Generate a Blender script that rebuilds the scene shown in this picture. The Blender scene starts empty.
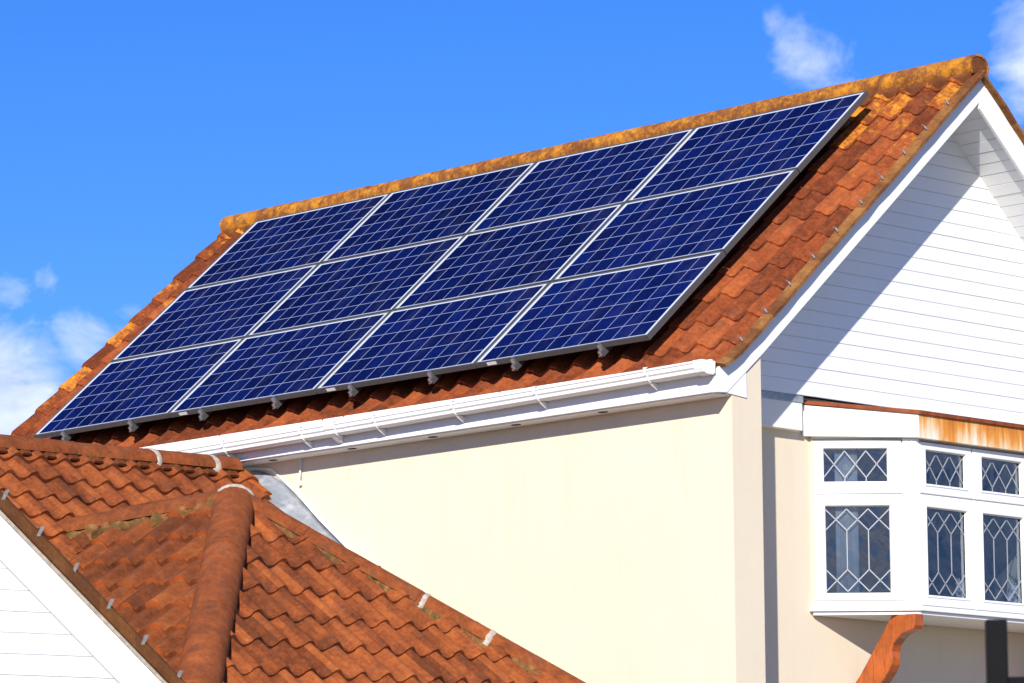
import bpy, bmesh, math, random
from mathutils import Vector as V, Matrix
random.seed(7)
R = math.radians
ZO = 5.64                      # ground level is z = 0; lengths below are measured from the lower panel corner
sc = bpy.context.scene
col = sc.collection

# ------------------------------------------------------------------ helpers
def tag(o, label=None, cat=None, group=None, kind=None):
    if label: o['label'] = label
    if cat: o['category'] = cat
    if group: o['group'] = group
    if kind: o['kind'] = kind
    return o

def W(p):
    return V((p[0], p[1], p[2] + ZO))

def thing(name, loc, label, cat, group=None, rot=(0, 0, 0)):
    o = bpy.data.objects.new(name, None)
    o.empty_display_size = .2
    col.objects.link(o)
    o.location = loc
    o.rotation_euler = rot
    tag(o, label, cat, group)
    return o

def root_of(o):
    while o.parent: o = o.parent
    return o

def finish(bm, name, mat, parent=None, smooth=None, bevel=0, local=False, normals=True):
    """link a bmesh (in shifted world coordinates, or in its thing's own frame) as one object"""
    if parent is not None and not local:
        r = root_of(parent)
        bm.transform(Matrix.Translation(-r.location))
    if normals:
        bmesh.ops.recalc_face_normals(bm, faces=bm.faces[:])
    me = bpy.data.meshes.new(name)
    bm.to_mesh(me); bm.free()
    o = bpy.data.objects.new(name, me)
    col.objects.link(o)
    if parent is not None: o.parent = parent
    for m in (mat if isinstance(mat, (list, tuple)) else [mat]): me.materials.append(m)
    if smooth is not None:
        for p in me.polygons: p.use_smooth = True
        if smooth > 0:
            try: me.set_sharp_from_angle(angle=R(smooth))
            except Exception: pass
    if bevel:
        b = o.modifiers.new('bevel', 'BEVEL'); b.width = bevel; b.segments = 2
        b.limit_method = 'ANGLE'; b.angle_limit = R(40)
    return o

def prism(bm, pts, off):
    """closed solid: polygon pts swept by the vector off"""
    a = [bm.verts.new(p) for p in pts]
    b = [bm.verts.new(V(p) + V(off)) for p in pts]
    n = len(pts)
    bm.faces.new(a); bm.faces.new(b[::-1])
    for i in range(n):
        bm.faces.new((a[i], b[i], b[(i+1) % n], a[(i+1) % n]))

def box(bm, lo, hi):
    x0, y0, z0 = lo; x1, y1, z1 = hi
    prism(bm, [(x0, y0, z0), (x1, y0, z0), (x1, y1, z0), (x0, y1, z0)], (0, 0, z1 - z0))

def obox(bm, o, a, b, c):
    """box from a corner and three edge vectors"""
    o, a, b, c = V(o), V(a), V(b), V(c)
    prism(bm, [o, o + a, o + a + b, o + b], c)

def tube(bm, pts, r, seg=10, r2=None):
    pts = [V(p) for p in pts]
    rings = []
    for i, p in enumerate(pts):
        d = (pts[min(i+1, len(pts)-1)] - pts[max(i-1, 0)]).normalized()
        q = d.to_track_quat('Z', 'Y')
        rr = r if r2 is None else r + (r2 - r) * i / (len(pts) - 1)
        rings.append([bm.verts.new(p + q @ V((math.cos(k*2*math.pi/seg)*rr, math.sin(k*2*math.pi/seg)*rr, 0))) for k in range(seg)])
    for a, b in zip(rings, rings[1:]):
        for k in range(seg):
            bm.faces.new((a[k], a[(k+1) % seg], b[(k+1) % seg], b[k]))
    bm.faces.new(rings[0][::-1]); bm.faces.new(rings[-1])

def sweep(bm, prof, axis0, axis1, close=True, cap=True):
    """profile given as offset vectors, placed at axis0 and axis1"""
    a = [bm.verts.new(V(axis0) + V(p)) for p in prof]
    b = [bm.verts.new(V(axis1) + V(p)) for p in prof]
    n = len(prof)
    for i in range(n if close else n - 1):
        bm.faces.new((a[i], a[(i+1) % n], b[(i+1) % n], b[i]))
    if cap and close:
        bm.faces.new(a); bm.faces.new(b[::-1])

def clip(bm, planes):
    """keep the side of every (point, normal) plane the normal points away from"""
    for p, n in planes:
        g = bm.verts[:] + bm.edges[:] + bm.faces[:]
        bmesh.ops.bisect_plane(bm, geom=g, plane_co=V(p), plane_no=V(n), clear_outer=True, dist=1e-5)

# ------------------------------------------------------------------ materials
def mat(name):
    m = bpy.data.materials.new(name); m.use_nodes = True
    nt = m.node_tree
    return m, nt, nt.nodes['Principled BSDF']

def N(nt, t, **kw):
    n = nt.nodes.new(t)
    for k, v in kw.items():
        if k in n.inputs.keys() if isinstance(k, str) else False: n.inputs[k].default_value = v
        else: setattr(n, k, v)
    return n

def L(nt, a, b): nt.links.new(a, b)

def coords(nt, scale=(1, 1, 1), rot=(0, 0, 0), loc=(0, 0, 0)):
    tc = nt.nodes.new('ShaderNodeTexCoord'); mp = nt.nodes.new('ShaderNodeMapping')
    mp.inputs['Scale'].default_value = scale; mp.inputs['Rotation'].default_value = rot
    mp.inputs['Location'].default_value = loc
    L(nt, tc.outputs['Object'], mp.inputs['Vector'])
    return mp.outputs['Vector']

def noise(nt, vec, scale, detail=6, rough=.6):
    n = nt.nodes.new('ShaderNodeTexNoise')
    n.inputs['Scale'].default_value = scale; n.inputs['Detail'].default_value = detail
    n.inputs['Roughness'].default_value = rough
    L(nt, vec, n.inputs['Vector'])
    return n.outputs['Fac']

def ramp(nt, fac, stops, interp='LINEAR'):
    r = nt.nodes.new('ShaderNodeValToRGB'); r.color_ramp.interpolation = interp
    e = r.color_ramp.elements
    e[0].position, e[1].position = stops[0][0], stops[-1][0]
    for s in stops[1:-1]: e.new(s[0])
    for el, s in zip(sorted(e, key=lambda q: q.position), stops):
        c = s[1]
        el.color = (c, c, c, 1) if isinstance(c, (int, float)) else (*c, 1)
    L(nt, fac, r.inputs['Fac'])
    return r.outputs['Color']

def mix(nt, fac, a, b, mode='MIX'):
    m = nt.nodes.new('ShaderNodeMix'); m.data_type = 'RGBA'; m.blend_type = mode
    for s, v in ((0, fac), (6, a), (7, b)):
        if hasattr(v, 'links') or hasattr(v, 'is_linked'): L(nt, v, m.inputs[s])
        elif s == 0: m.inputs[s].default_value = v
        else: m.inputs[s].default_value = (*v, 1)
    return m.outputs[2]

def math_(nt, op, a, b=None, c=None):
    m = nt.nodes.new('ShaderNodeMath'); m.operation = op
    for i, v in enumerate((a, b, c)):
        if v is None: continue
        if hasattr(v, 'is_linked'): L(nt, v, m.inputs[i])
        else: m.inputs[i].default_value = v
    return m.outputs[0]

def sep(nt, vec):
    s = nt.nodes.new('ShaderNodeSeparateXYZ'); L(nt, vec, s.inputs[0]); return s.outputs

def attr(nt, name):
    a = nt.nodes.new('ShaderNodeAttribute'); a.attribute_name = name; return a.outputs['Fac']

def bump(nt, bs, h, strength=.3, dist=.01):
    b = nt.nodes.new('ShaderNodeBump'); b.inputs['Strength'].default_value = strength
    b.inputs['Distance'].default_value = dist
    L(nt, h, b.inputs['Height']); L(nt, b.outputs['Normal'], bs.inputs['Normal'])

def tile_mat(name, dark, mid, bright, lichen=None, moss=.3, grime=.5, streak=(1, 1, 1), edge=0.):
    """concrete / clay tile: every tile its own tone, blotches, pitted surface, lichen where it grows"""
    m, nt, bs = mat(name)
    v = coords(nt)
    a = attr(nt, 'tile')
    n1 = noise(nt, v, 5.5, 8, .65)
    n2 = noise(nt, v, 34, 8, .75)
    n3 = noise(nt, coords(nt, loc=(5, 5, 5)), 15, 7, .7)
    t = math_(nt, 'ADD', math_(nt, 'MULTIPLY', a, .40), math_(nt, 'ADD', math_(nt, 'MULTIPLY', n1, .75), math_(nt, 'ADD', math_(nt, 'MULTIPLY', n2, .85), math_(nt, 'MULTIPLY', n3, .65))))
    t = math_(nt, 'SUBTRACT', t, .90)
    c = ramp(nt, t, [(.2, dark), (.48, mid), (.78, bright)])
    # grey-brown weathering blotches
    g = ramp(nt, noise(nt, coords(nt, loc=(3, 7, 1)), 9, 9, .72), [(.5, 0.), (.66, 1.)])
    c = mix(nt, math_(nt, 'MULTIPLY', g, grime), c, (.105, .052, .030))
    sk = ramp(nt, noise(nt, coords(nt, scale=streak, loc=(2, 3, 9)), 9, 6, .65), [(.40, 0.), (.62, 1.)])
    c = mix(nt, math_(nt, 'MULTIPLY', sk, .42), c, mix(nt, 1., c, (.52, .46, .46), 'MULTIPLY'))
    sp = ramp(nt, noise(nt, coords(nt, loc=(9, 2, 4)), 60, 4, .6), [(.66, 0.), (.74, 1.)])
    c = mix(nt, math_(nt, 'MULTIPLY', sp, .35), c, (.36, .28, .18))
    if lichen:
        z0, z1, x0, x1, lo, hi = lichen      # grows more towards the ridge and the exposed verge
        s = sep(nt, v)
        up = nt.nodes.new('ShaderNodeMapRange'); L(nt, s[2], up.inputs[0])
        up.inputs[1].default_value = z0; up.inputs[2].default_value = z1; up.inputs[3].default_value = lo; up.inputs[4].default_value = hi
        lf = nt.nodes.new('ShaderNodeMapRange'); L(nt, s[0], lf.inputs[0])
        lf.inputs[1].default_value = x0; lf.inputs[2].default_value = x1; lf.inputs[3].default_value = hi * .9; lf.inputs[4].default_value = lo
        amt = math_(nt, 'MAXIMUM', up.outputs[0], lf.outputs[0])
        k = math_(nt, 'ADD', noise(nt, coords(nt, loc=(1, 1, 5)), 11, 10, .8), amt)
        k = math_(nt, 'ADD', k, math_(nt, 'MULTIPLY', math_(nt, 'SUBTRACT', a, .5), .22))
        lm = ramp(nt, k, [(.62, 0.), (.76, 1.)])
        lc = ramp(nt, n2, [(.3, (.46, .13, .010)), (.5, (.60, .235, .012)), (.72, (.52, .33, .05))])
        c = mix(nt, math_(nt, 'MULTIPLY', lm, .86), c, lc)
    ms = ramp(nt, noise(nt, coords(nt, loc=(4, 9, 2)), 13, 8, .7), [(.6, 0.), (.7, 1.)])
    c = mix(nt, math_(nt, 'MULTIPLY', ms, moss), c, (.16, .11, .035))
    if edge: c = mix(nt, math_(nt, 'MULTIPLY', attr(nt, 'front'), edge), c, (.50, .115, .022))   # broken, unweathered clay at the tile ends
    L(nt, c, bs.inputs['Base Color'])
    bs.inputs['Roughness'].default_value = .92
    bs.inputs['Specular IOR Level'].default_value = .25
    bump(nt, bs, math_(nt, 'ADD', n2, math_(nt, 'MULTIPLY', noise(nt, v, 160, 3, .6), .6)), .5, .006)
    return m

def plain(name, c, rough=.5, spec=.5, metal=0, var=.06, vs=3, bmp=0, dirt=None, coat=0):
    m, nt, bs = mat(name)
    v = coords(nt)
    n = noise(nt, v, vs, 8, .65)
    lo = tuple(x * (1 - var) for x in c); hi = tuple(min(1, x * (1 + var)) for x in c)
    cc = ramp(nt, n, [(.3, lo), (.7, hi)])
    if dirt:
        dm = ramp(nt, noise(nt, coords(nt, scale=dirt[2], loc=(2, 5, 8)), dirt[3], 8, .7), [(dirt[4], 0.), (dirt[5], 1.)])
        cc = mix(nt, math_(nt, 'MULTIPLY', dm, dirt[1]), cc, dirt[0])
    L(nt, cc, bs.inputs['Base Color'])
    bs.inputs['Roughness'].default_value = rough; bs.inputs['Metallic'].default_value = metal
    bs.inputs['Specular IOR Level'].default_value = spec
    bs.inputs['Coat Weight'].default_value = coat
    if bmp: bump(nt, bs, noise(nt, v, 90, 6, .7), bmp, .004)
    return m

M = {}
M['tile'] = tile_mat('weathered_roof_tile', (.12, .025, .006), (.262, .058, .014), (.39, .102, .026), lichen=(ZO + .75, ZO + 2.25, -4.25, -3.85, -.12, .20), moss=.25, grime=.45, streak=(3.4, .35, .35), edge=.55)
M['ridge'] = tile_mat('lichened_ridge_tile', (.16, .05, .014), (.27, .09, .02), (.36, .15, .03), lichen=(1.0, 2.0, -20, -19, .155, .155), moss=.5, grime=.5)
M['tile2'] = tile_mat('clay_pantile', (.115, .028, .007), (.245, .060, .014), (.37, .104, .024), moss=.15, grime=.33, streak=(.4, 3., .4))
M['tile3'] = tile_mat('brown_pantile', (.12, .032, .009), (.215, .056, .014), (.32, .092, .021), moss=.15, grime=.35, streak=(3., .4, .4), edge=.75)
M['hip'] = tile_mat('clay_hip_tile', (.15, .038, .010), (.26, .066, .016), (.36, .102, .026), moss=.25, grime=.5)
M['newtile'] = tile_mat('new_orange_tile', (.36, .085, .015), (.45, .115, .02), (.50, .14, .025), moss=.0, grime=.08)
M['verge'] = tile_mat('tan_verge_tile', (.13, .045, .013), (.225, .090, .024), (.33, .155, .045), moss=.45, grime=.5)
M['verge2'] = tile_mat('brown_verge_tile', (.11, .040, .012), (.165, .062, .016), (.22, .088, .022), moss=.45, grime=.35)
M['mortar_old'] = plain('mossy_mortar', (.19, .088, .032), .95, .1, var=.65, vs=26, bmp=1.0, dirt=((.085, .062, .020), .85, (1, 1, 1), 13, .46, .58))
M['mortar_new'] = plain('pale_mortar', (.40, .345, .285), .9, .2, var=.35, vs=25, bmp=.6)
M['render'] = plain('cream_render', (.695, .600, .458), .92, .2, var=.025, vs=1.4, bmp=.45,
                    dirt=((.60, .50, .34), .34, (3.5, 3.5, .35), 2.6, .52, .76))
M['upvc'] = plain('white_upvc', (.80, .80, .79), .33, .5, var=.015, vs=6, dirt=((.62, .56, .44), .22, (1.3, 1.3, 1.3), 5, .58, .74))
M['upvc_shade'] = plain('groove_shade_pvc', (.42, .42, .42), .5, .4, var=.05)  # grey paints in the shade of the grooves between the casements
M['paint'] = plain('white_painted_board', (.80, .80, .79), .5, .4, var=.02, vs=5, dirt=((.6, .54, .42), .2, (1, 1, 1), 7, .6, .75))
M['creamboard'] = plain('cream_white_board', (.80, .775, .69), .5, .4, var=.03, vs=5, dirt=((.62, .52, .34), .3, (2, 2, .8), 4, .55, .75))
M['alu'] = plain('anodised_aluminium', (.10, .10, .102), .42, .4, metal=.3, var=.05, vs=9)
M['galv'] = plain('galvanised_metal', (.62, .62, .62), .3, .5, metal=.9, var=.15, vs=30)
M['clip'] = plain('dull_metal_clip', (.24, .23, .21), .5, .5, metal=.2, var=.2, vs=40)
M['sticker'] = plain('white_sticker', (.80, .79, .76), .5, .4, var=.02)
M['black'] = plain('black_painted_steel', (.004, .004, .005), .6, .1, var=.2, vs=20)
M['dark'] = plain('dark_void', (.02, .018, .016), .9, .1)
M['hook'] = plain('dark_roof_hook', (.10, .10, .10), .5, .4, metal=.6)
M['lead'] = plain('grey_lead_sheet', (.30, .33, .37), .45, .5, metal=.35, var=.3, vs=7, bmp=.5, dirt=((.62, .65, .70), .7, (1, 1, 1), 5, .5, .68))
M['sealant'] = plain('white_sealant', (.78, .78, .76), .6, .3, bmp=.4)
M['timber'] = plain('orange_stained_timber', (.40, .085, .010), .42, .5, var=.28, vs=6, coat=.25, dirt=((.14, .025, .005), .75, (9, 3, 1.2), 7, .48, .66))
M['rustcap'] = plain('rust_brown_capping', (.22, .055, .020), .8, .2, var=.4, vs=14, bmp=.5)
M['leadcame'] = plain('pale_lead_strip', (.30, .32, .35), .5, .5, var=.08)
M['seal'] = plain('black_seal_and_shade', (.02, .02, .02), .6, .3)
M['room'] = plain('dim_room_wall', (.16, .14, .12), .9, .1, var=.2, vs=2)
M['petal'] = plain('white_petal', (.85, .84, .82), .6, .3)
M['curtain'] = plain('grey_net_curtain', (.50, .50, .50), .9, .1, var=.15, vs=12)
M['ground'] = plain('pale_gravel', (.22, .19, .14), .95, .1, var=.3, vs=.6)
M['paving'] = plain('concrete_paving', (.33, .30, .24), .9, .2, var=.15, vs=2, bmp=.3)

def rust_mat():
    m, nt, bs = mat('rust_streaked_board')
    v = coords(nt, scale=(1, 10, 1.1), loc=(0, 1.3, 0))
    k = noise(nt, v, 1.5, 7, .72)
    k2 = noise(nt, coords(nt, scale=(1, 2.2, .3), loc=(0, 4.2, 3)), 1.7, 4, .6)
    z = sep(nt, coords(nt))[2]
    top = nt.nodes.new('ShaderNodeMapRange'); L(nt, z, top.inputs[0])
    top.inputs[1].default_value = 4.96; top.inputs[2].default_value = 5.22; top.inputs[3].default_value = -.10; top.inputs[4].default_value = .12
    k = math_(nt, 'ADD', math_(nt, 'ADD', math_(nt, 'MULTIPLY', k, .55), math_(nt, 'MULTIPLY', k2, .55)), top.outputs[0])
    c = ramp(nt, k, [(.42, (.80, .77, .68)), (.52, (.74, .55, .32)), (.60, (.70, .27, .035)), (.74, (.42, .11, .015))])
    L(nt, c, bs.inputs['Base Color']); bs.inputs['Roughness'].default_value = .6
    return m
M['rust'] = rust_mat()

def glass_mat():
    m, nt, bs = mat('window_glass')
    bs.inputs['Base Color'].default_value = (.9, .93, .95, 1)
    bs.inputs['Roughness'].default_value = .02
    bs.inputs['Transmission Weight'].default_value = 1.0
    bs.inputs['IOR'].default_value = 1.45
    # old panes are never flat: slow ripple in the reflection
    n = noise(nt, coords(nt), 5, 2, .5)
    bump(nt, bs, n, .25, .02)
    tr = nt.nodes.new('ShaderNodeBsdfTransparent'); tr.inputs[0].default_value = (.62, .66, .70, 1)
    gl = nt.nodes.new('ShaderNodeBsdfGlossy'); gl.inputs['Roughness'].default_value = .03
    gl.inputs['Color'].default_value = (.9, .93, 1, 1)
    L(nt, nt.nodes['Bump'].outputs['Normal'], gl.inputs['Normal'])
    fr = nt.nodes.new('ShaderNodeFresnel'); fr.inputs['IOR'].default_value = 2.05
    ge = nt.nodes.new('ShaderNodeNewGeometry')
    ms = nt.nodes.new('ShaderNodeMixShader')
    L(nt, math_(nt, 'MULTIPLY', fr.outputs[0], math_(nt, 'SUBTRACT', 1., ge.outputs['Backfacing'])), ms.inputs[0]); L(nt, tr.outputs[0], ms.inputs[1]); L(nt, gl.outputs[0], ms.inputs[2])
    L(nt, ms.outputs[0], nt.nodes['Material Output'].inputs['Surface'])
    return m
M['glass'] = glass_mat()

PW, PH, GAP = 1.656, .9953, .012
def cell_mat():
    """polycrystalline cells, 10 by 6, printed on a white back sheet under glass"""
    m, nt, bs = mat('solar_cells')
    tc = nt.nodes.new('ShaderNodeTexCoord'); s = sep(nt, tc.outputs['Object'])
    p = .1575
    mu, mv = (PW - 10*p)/2, (PH - 6*p)/2
    def axis(x, m0, n):
        a = math_(nt, 'DIVIDE', math_(nt, 'SUBTRACT', x, m0), p)
        f = math_(nt, 'FRACT', a); i = math_(nt, 'FLOOR', a)
        d = math_(nt, 'ABSOLUTE', math_(nt, 'SUBTRACT', f, .5))
        inside = math_(nt, 'MULTIPLY', math_(nt, 'GREATER_THAN', a, 0.), math_(nt, 'LESS_THAN', a, float(n)))
        cell = math_(nt, 'MULTIPLY', math_(nt, 'LESS_THAN', d, .5 - .0165), inside)
        return cell, i, f, inside
    cu, iu, fu, nu_ = axis(s[0], mu, 10); cv, iv, fv, nv_ = axis(s[1], mv, 6)
    cell = math_(nt, 'MULTIPLY', cu, cv)
    cb = nt.nodes.new('ShaderNodeCombineXYZ'); L(nt, iu, cb.inputs[0]); L(nt, iv, cb.inputs[1])
    oi = nt.nodes.new('ShaderNodeObjectInfo'); L(nt, math_(nt, 'MULTIPLY', oi.outputs['Random'], 50.), cb.inputs[2])
    wn = nt.nodes.new('ShaderNodeTexWhiteNoise'); wn.noise_dimensions = '3D'; L(nt, cb.outputs[0], wn.inputs['Vector'])
    vo = nt.nodes.new('ShaderNodeTexVoronoi'); vo.inputs['Scale'].default_value = 60
    L(nt, tc.outputs['Object'], vo.inputs['Vector'])
    vs = sep(nt, vo.outputs['Color'])
    t = math_(nt, 'ADD', math_(nt, 'MULTIPLY', wn.outputs['Value'], .55), math_(nt, 'MULTIPLY', vs[0], .45))
    blue = ramp(nt, t, [(0., (.0016, .0042, .036)), (.55, (.0022, .0070, .060)), (1., (.0034, .0110, .092))])
    sheet = mix(nt, math_(nt, 'MULTIPLY', nu_, nv_), (.47, .50, .56), (.27, .31, .45))
    pv = math_(nt, 'ADD', .84, math_(nt, 'MULTIPLY', oi.outputs['Random'], .34))      # panels from different batches
    vs_ = nt.nodes.new('ShaderNodeVectorMath'); vs_.operation = 'SCALE'; L(nt, blue, vs_.inputs[0]); L(nt, pv, vs_.inputs['Scale'])
    c = mix(nt, cell, sheet, vs_.outputs[0])
    dust = ramp(nt, noise(nt, coords(nt, scale=(2, .6, 1)), 3, 7, .7), [(.5, 0.), (.8, .035)])
    c = mix(nt, dust, c, (.45, .42, .36))
    L(nt, c, bs.inputs['Base Color'])
    bs.inputs['Roughness'].default_value = .5
    bs.inputs['Specular IOR Level'].default_value = .0
    bs.inputs['Coat Weight'].default_value = .04; bs.inputs['Coat Roughness'].default_value = .05
    bs.inputs['Coat IOR'].default_value = 1.25
    return m
M['cells'] = cell_mat()

# ------------------------------------------------------------------ roof frame of the main house
TH = 0.722045
CT, ST = math.cos(TH), math.sin(TH)
TT = ST / CT
YR = 2.63                                    # the ridge stands over this line
OFF = -.188                                   # tile plane under the panels' glass
KV = -.07                                    # below this the roof kicks out over the gutter
KA = R(31)
def roof(u, v, n=0.):
    """point on the front slope: along the eaves, up the slope, out of it (n from the tile plane)"""
    h = OFF + n
    if v >= KV:
        return V((u, v*CT - h*ST, v*ST + h*CT + ZO))
    y, z = KV*CT - h*ST, KV*ST + h*CT
    d = v - KV
    return V((u, y + d*math.cos(KA), z + d*math.sin(KA) + ZO))
ZRIDGE = YR*TT + OFF/CT                      # where the tile planes meet
VR = (ZRIDGE - OFF*CT) / ST                  # their v
def back(p):
    """mirror to the rear slope"""
    return V((p[0], 2*YR - p[1], p[2]))

def tiles(name, fn, u0, u1, v0, v1, roll, gauge, amp, lift, m, parent, planes=(), skew=.55, per=10, rolls_per_tile=1, phase=0., jit=.004, edge=.0, square=0., groove=0., gph=.5, wide=1.):
    """interlocking roll tiles: overlapping courses, each tile slightly off its neighbours"""
    bm = bmesh.new()
    lay = bm.faces.layers.float.new('tile'); fl = bm.faces.layers.float.new('front')
    nu = max(2, int(round((u1 - u0) / roll * per)))
    rows = int(math.ceil((v1 - v0) / gauge))
    T4 = (0., .035, .35, .68, 1.02)
    jt = {}
    def prof(u):
        p = ((u - u0) / roll + phase) * 2*math.pi
        s = math.sin(p + skew*math.sin(p))
        if square: s = s*(1 - square) + square*math.tanh(2.2*s)
        if wide != 1.: s = 2*((1 + s)/2)**wide - 1
        if groove:
            f = (p/(2*math.pi) - gph) % 1.
            f = min(f, 1 - f)
            s -= groove/amp*max(0., 1 - f/.085)
        return s
    for i in range(rows):
        vb = v0 + i*gauge
        prev = None
        shift = random.uniform(-.003, .003)
        cols = []
        for k in range(nu + 1):
            u = u0 + (u1 - u0)*k/nu
            ti = int(math.floor(((u - u0)/roll + phase) / rolls_per_tile + 1e-6))
            if (i, ti) not in jt: jt[(i, ti)] = (random.uniform(-jit, jit), random.random(), random.uniform(-.006, .006))
            j = jt[(i, ti)]
            h = amp*prof(u)
            pts = []
            for t in T4:
                pts.append(fn(u, vb + gauge*t + j[2]*(1 - t) + shift*(1-t), h + (lift + j[0])*(1 - t) - (.005 if t == 0. else 0.)))
            low = fn(u, vb + .002 + j[2], h - .026 - edge*(i == 0))
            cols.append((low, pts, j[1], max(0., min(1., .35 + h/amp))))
        vs = []
        for low, pts, a, fa in cols:
            vs.append(([bm.verts.new(low)] + [bm.verts.new(pts[0])] + [bm.verts.new(p) for p in pts], a, fa))
        for (a, ra, fa), (b, rb, fb) in zip(vs, vs[1:]):
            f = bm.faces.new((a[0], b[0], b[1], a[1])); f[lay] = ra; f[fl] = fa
            for q in range(2, 6):
                f = bm.faces.new((a[q], b[q], b[q+1], a[q+1])); f[lay] = ra; f.smooth = True
    if planes: clip(bm, planes)
    o = finish(bm, name, m, parent, normals=False)
    return o

def half_round(name, a, b, up, rad, seg_len, m, parent, collar=None, flat=.85, jit=.006, lap=.010, sides=12, ang=180):
    """a line of half-round ridge tiles from a to b; every tile sits a little off true"""
    a, b, up = V(a), V(b), V(up).normalized()
    d = (b - a); ln = d.length; d.normalize()
    side = d.cross(up).normalized(); up = side.cross(d).normalized()
    bm = bmesh.new(); lay = bm.faces.layers.float.new('tile')
    n = max(1, int(round(ln / seg_len)))
    for i in range(n):
        s0, s1 = ln*i/n + .0015, ln*(i+1)/n - .0015 + lap
        ra = random.uniform(.40, .66); jo = side*random.uniform(-jit, jit) + up*random.uniform(-jit, jit)
        r0 = rad*random.uniform(.998, 1.0); r1 = r0 + .0008
        for inner in (0, 1):
            rings = []
            steps = 4
            for q in range(steps + 1):
                s = s0 + (s1 - s0)*q/steps
                rr = r0 + (r1 - r0)*q/steps - inner*.018
                ring = []
                for k in range(sides + 1):
                    t = R((180 - ang)/2) + R(ang)*k/sides
                    ring.append(bm.verts.new(a + d*s + jo + side*math.cos(t)*rr + up*(math.sin(t)*rr*flat)))
                rings.append(ring)
            for x, y in zip(rings, rings[1:]):
                for k in range(sides):
                    f = bm.faces.new((x[k], x[k+1], y[k+1], y[k])); f[lay] = ra; f.smooth = True
            if inner == 0: outer = rings
            else:
                for e in (0, -1):
                    for k in range(sides):
                        f = bm.faces.new((outer[e][k], outer[e][k+1], rings[e][k+1], rings[e][k])); f[lay] = ra
                for k in (0, sides):
                    for q in range(steps):
                        f = bm.faces.new((outer[q][k], outer[q+1][k], rings[q+1][k], rings[q][k])); f[lay] = ra
    return finish(bm, name, m, parent, smooth=42)

def mortar_line(name, a, b, side, up, w, h, m, parent, rough=.012, step=.035):
    """rough bedding mortar squeezed out under a ridge tile"""
    a, b, side, up = V(a), V(b), V(side).normalized(), V(up).normalized()
    ln = (b - a).length; n = max(2, int(ln/step)); bm = bmesh.new()
    rings = []
    for i in range(n + 1):
        p = a + (b - a)*i/n
        ww = w*random.uniform(.72, 1.22)
        ring = [p - up*.05, p + up*h, p + side*ww*.45 + up*h*.72, p + side*ww*.8 + up*h*.25, p + side*ww - up*.05]
        rings.append([bm.verts.new(q + V([random.uniform(-rough, rough) for _ in range(3)])*.6) for q in ring])
    for x, y in zip(rings, rings[1:]):
        for k in range(4): bm.faces.new((x[k], x[k+1], y[k+1], y[k]))
        bm.faces.new((x[4], x[0], y[0], y[4]))
    bm.faces.new(rings[0]); bm.faces.new(rings[-1][::-1])
    return finish(bm, name, m, parent, smooth=60)

def planks(name, o, a, up, out, length, height, pitch, m, parent, planes=(), lip=.007, gap=.005):
    """boards lying along a, stacked along up, each with a shadow groove at its foot"""
    o, a, up, out = V(o), V(a).normalized(), V(up).normalized(), V(out).normalized()
    bm = bmesh.new(); n = int(math.ceil(height/pitch))
    for i in range(n):
        z = i*pitch
        jj = random.uniform(-.0012, .0012)
        prof = [up*(z + gap) + out*(lip + jj), up*(z + pitch - .004) + out*(.002 + jj), up*(z + pitch - .001) + out*(-.006), up*(z + pitch + gap) + out*(-.006)]
        prof = [up*(z - .001) + out*-.004, up*(z + gap) + out*(-.004)] + prof[:2] + [up*(z + pitch - .001) + out*(-.004)]
        sweep(bm, prof, o, o + a*length, close=False, cap=False)
    if planes: clip(bm, planes)
    return finish(bm, name, m, parent)

# ------------------------------------------------------------------ setting
bm = bmesh.new()
bmesh.ops.create_grid(bm, x_segments=8, y_segments=8, size=900)
g = finish(bm, 'ground', M['ground']); tag(g, kind='structure')
bm = bmesh.new()
box(bm, (-2.5, -6.5, -.2), (22, -2.0, .06)); box(bm, (7.2, -2.0, -.2), (12, 8, .06))
g = finish(bm, 'pavement', M['paving']); tag(g, kind='structure')

# ------------------------------------------------------------------ the main house
XB = 7.372       # outer face of the bargeboard
XS = 6.98       # gable cladding
XWALL = 6.93    # rendered gable wall
XGW = 6.90     # the wall itself, behind the bay's frame
YW = .055       # rendered front wall
house = thing('rendered_house', (3.4, 2.6, 0), 'large cream house with red tiled roof, white clad gable and bay window', 'house')
H0 = house
UL, UR_ = -.81, 7.362

bm = bmesh.new()
box(bm, (-.55, YW, 0), (6.6, .30, -.47 + ZO))
prism(bm, [(6.6, YW, 0), (XB - .012, YW, 0), (XB - .012, .333, 0), (6.6, .333, 0)], (0, 0, ZO - .475))
# the wing rises under the rake
prism(bm, [(6.6, YW, ZO - .475), (6.6, .333, ZO - .475), (6.6, .333, ZO - .175), (6.6, YW, ZO - .42)], (XB - .012 - 6.6, 0, 0))
finish(bm, 'front_wall', M['render'], H0)
bm = bmesh.new()
YBK = 2*YR - YW
box(bm, (XWALL - .22, .333, 0), (XGW, 1.40, ZO - .30))
box(bm, (XWALL - .22, 3.62, 0), (XGW, YBK, ZO - .30))
box(bm, (XWALL - .22, 1.40, 0), (XGW, 3.62, ZO - 1.72))
box(bm, (XWALL - .22, 1.40, ZO - .60), (XGW, 3.62, ZO - .30))
finish(bm, 'gable_wall', M['render'], H0)
bm = bmesh.new()
box(bm, (-.55, YBK - .25, 0), (6.6, YBK, ZO - .47))
prism(bm, [(-.55, YW, 0), (-.55, YBK, 0), (-.55, YBK, ZO - .35), (-.55, YR, ZO + 1.95), (-.55, YW, ZO - .35)], (.2, 0, 0))
finish(bm, 'rear_wall', M['render'], H0)
bm = bmesh.new()
prism(bm, [(XS - .2, YW + .1, ZO - .32), (XS - .2, YBK - .1, ZO - .32), (XS - .2, YR, ZO + 1.75)], (.19, 0, 0))
finish(bm, 'gable_backing', M['dark'], H0)

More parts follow.
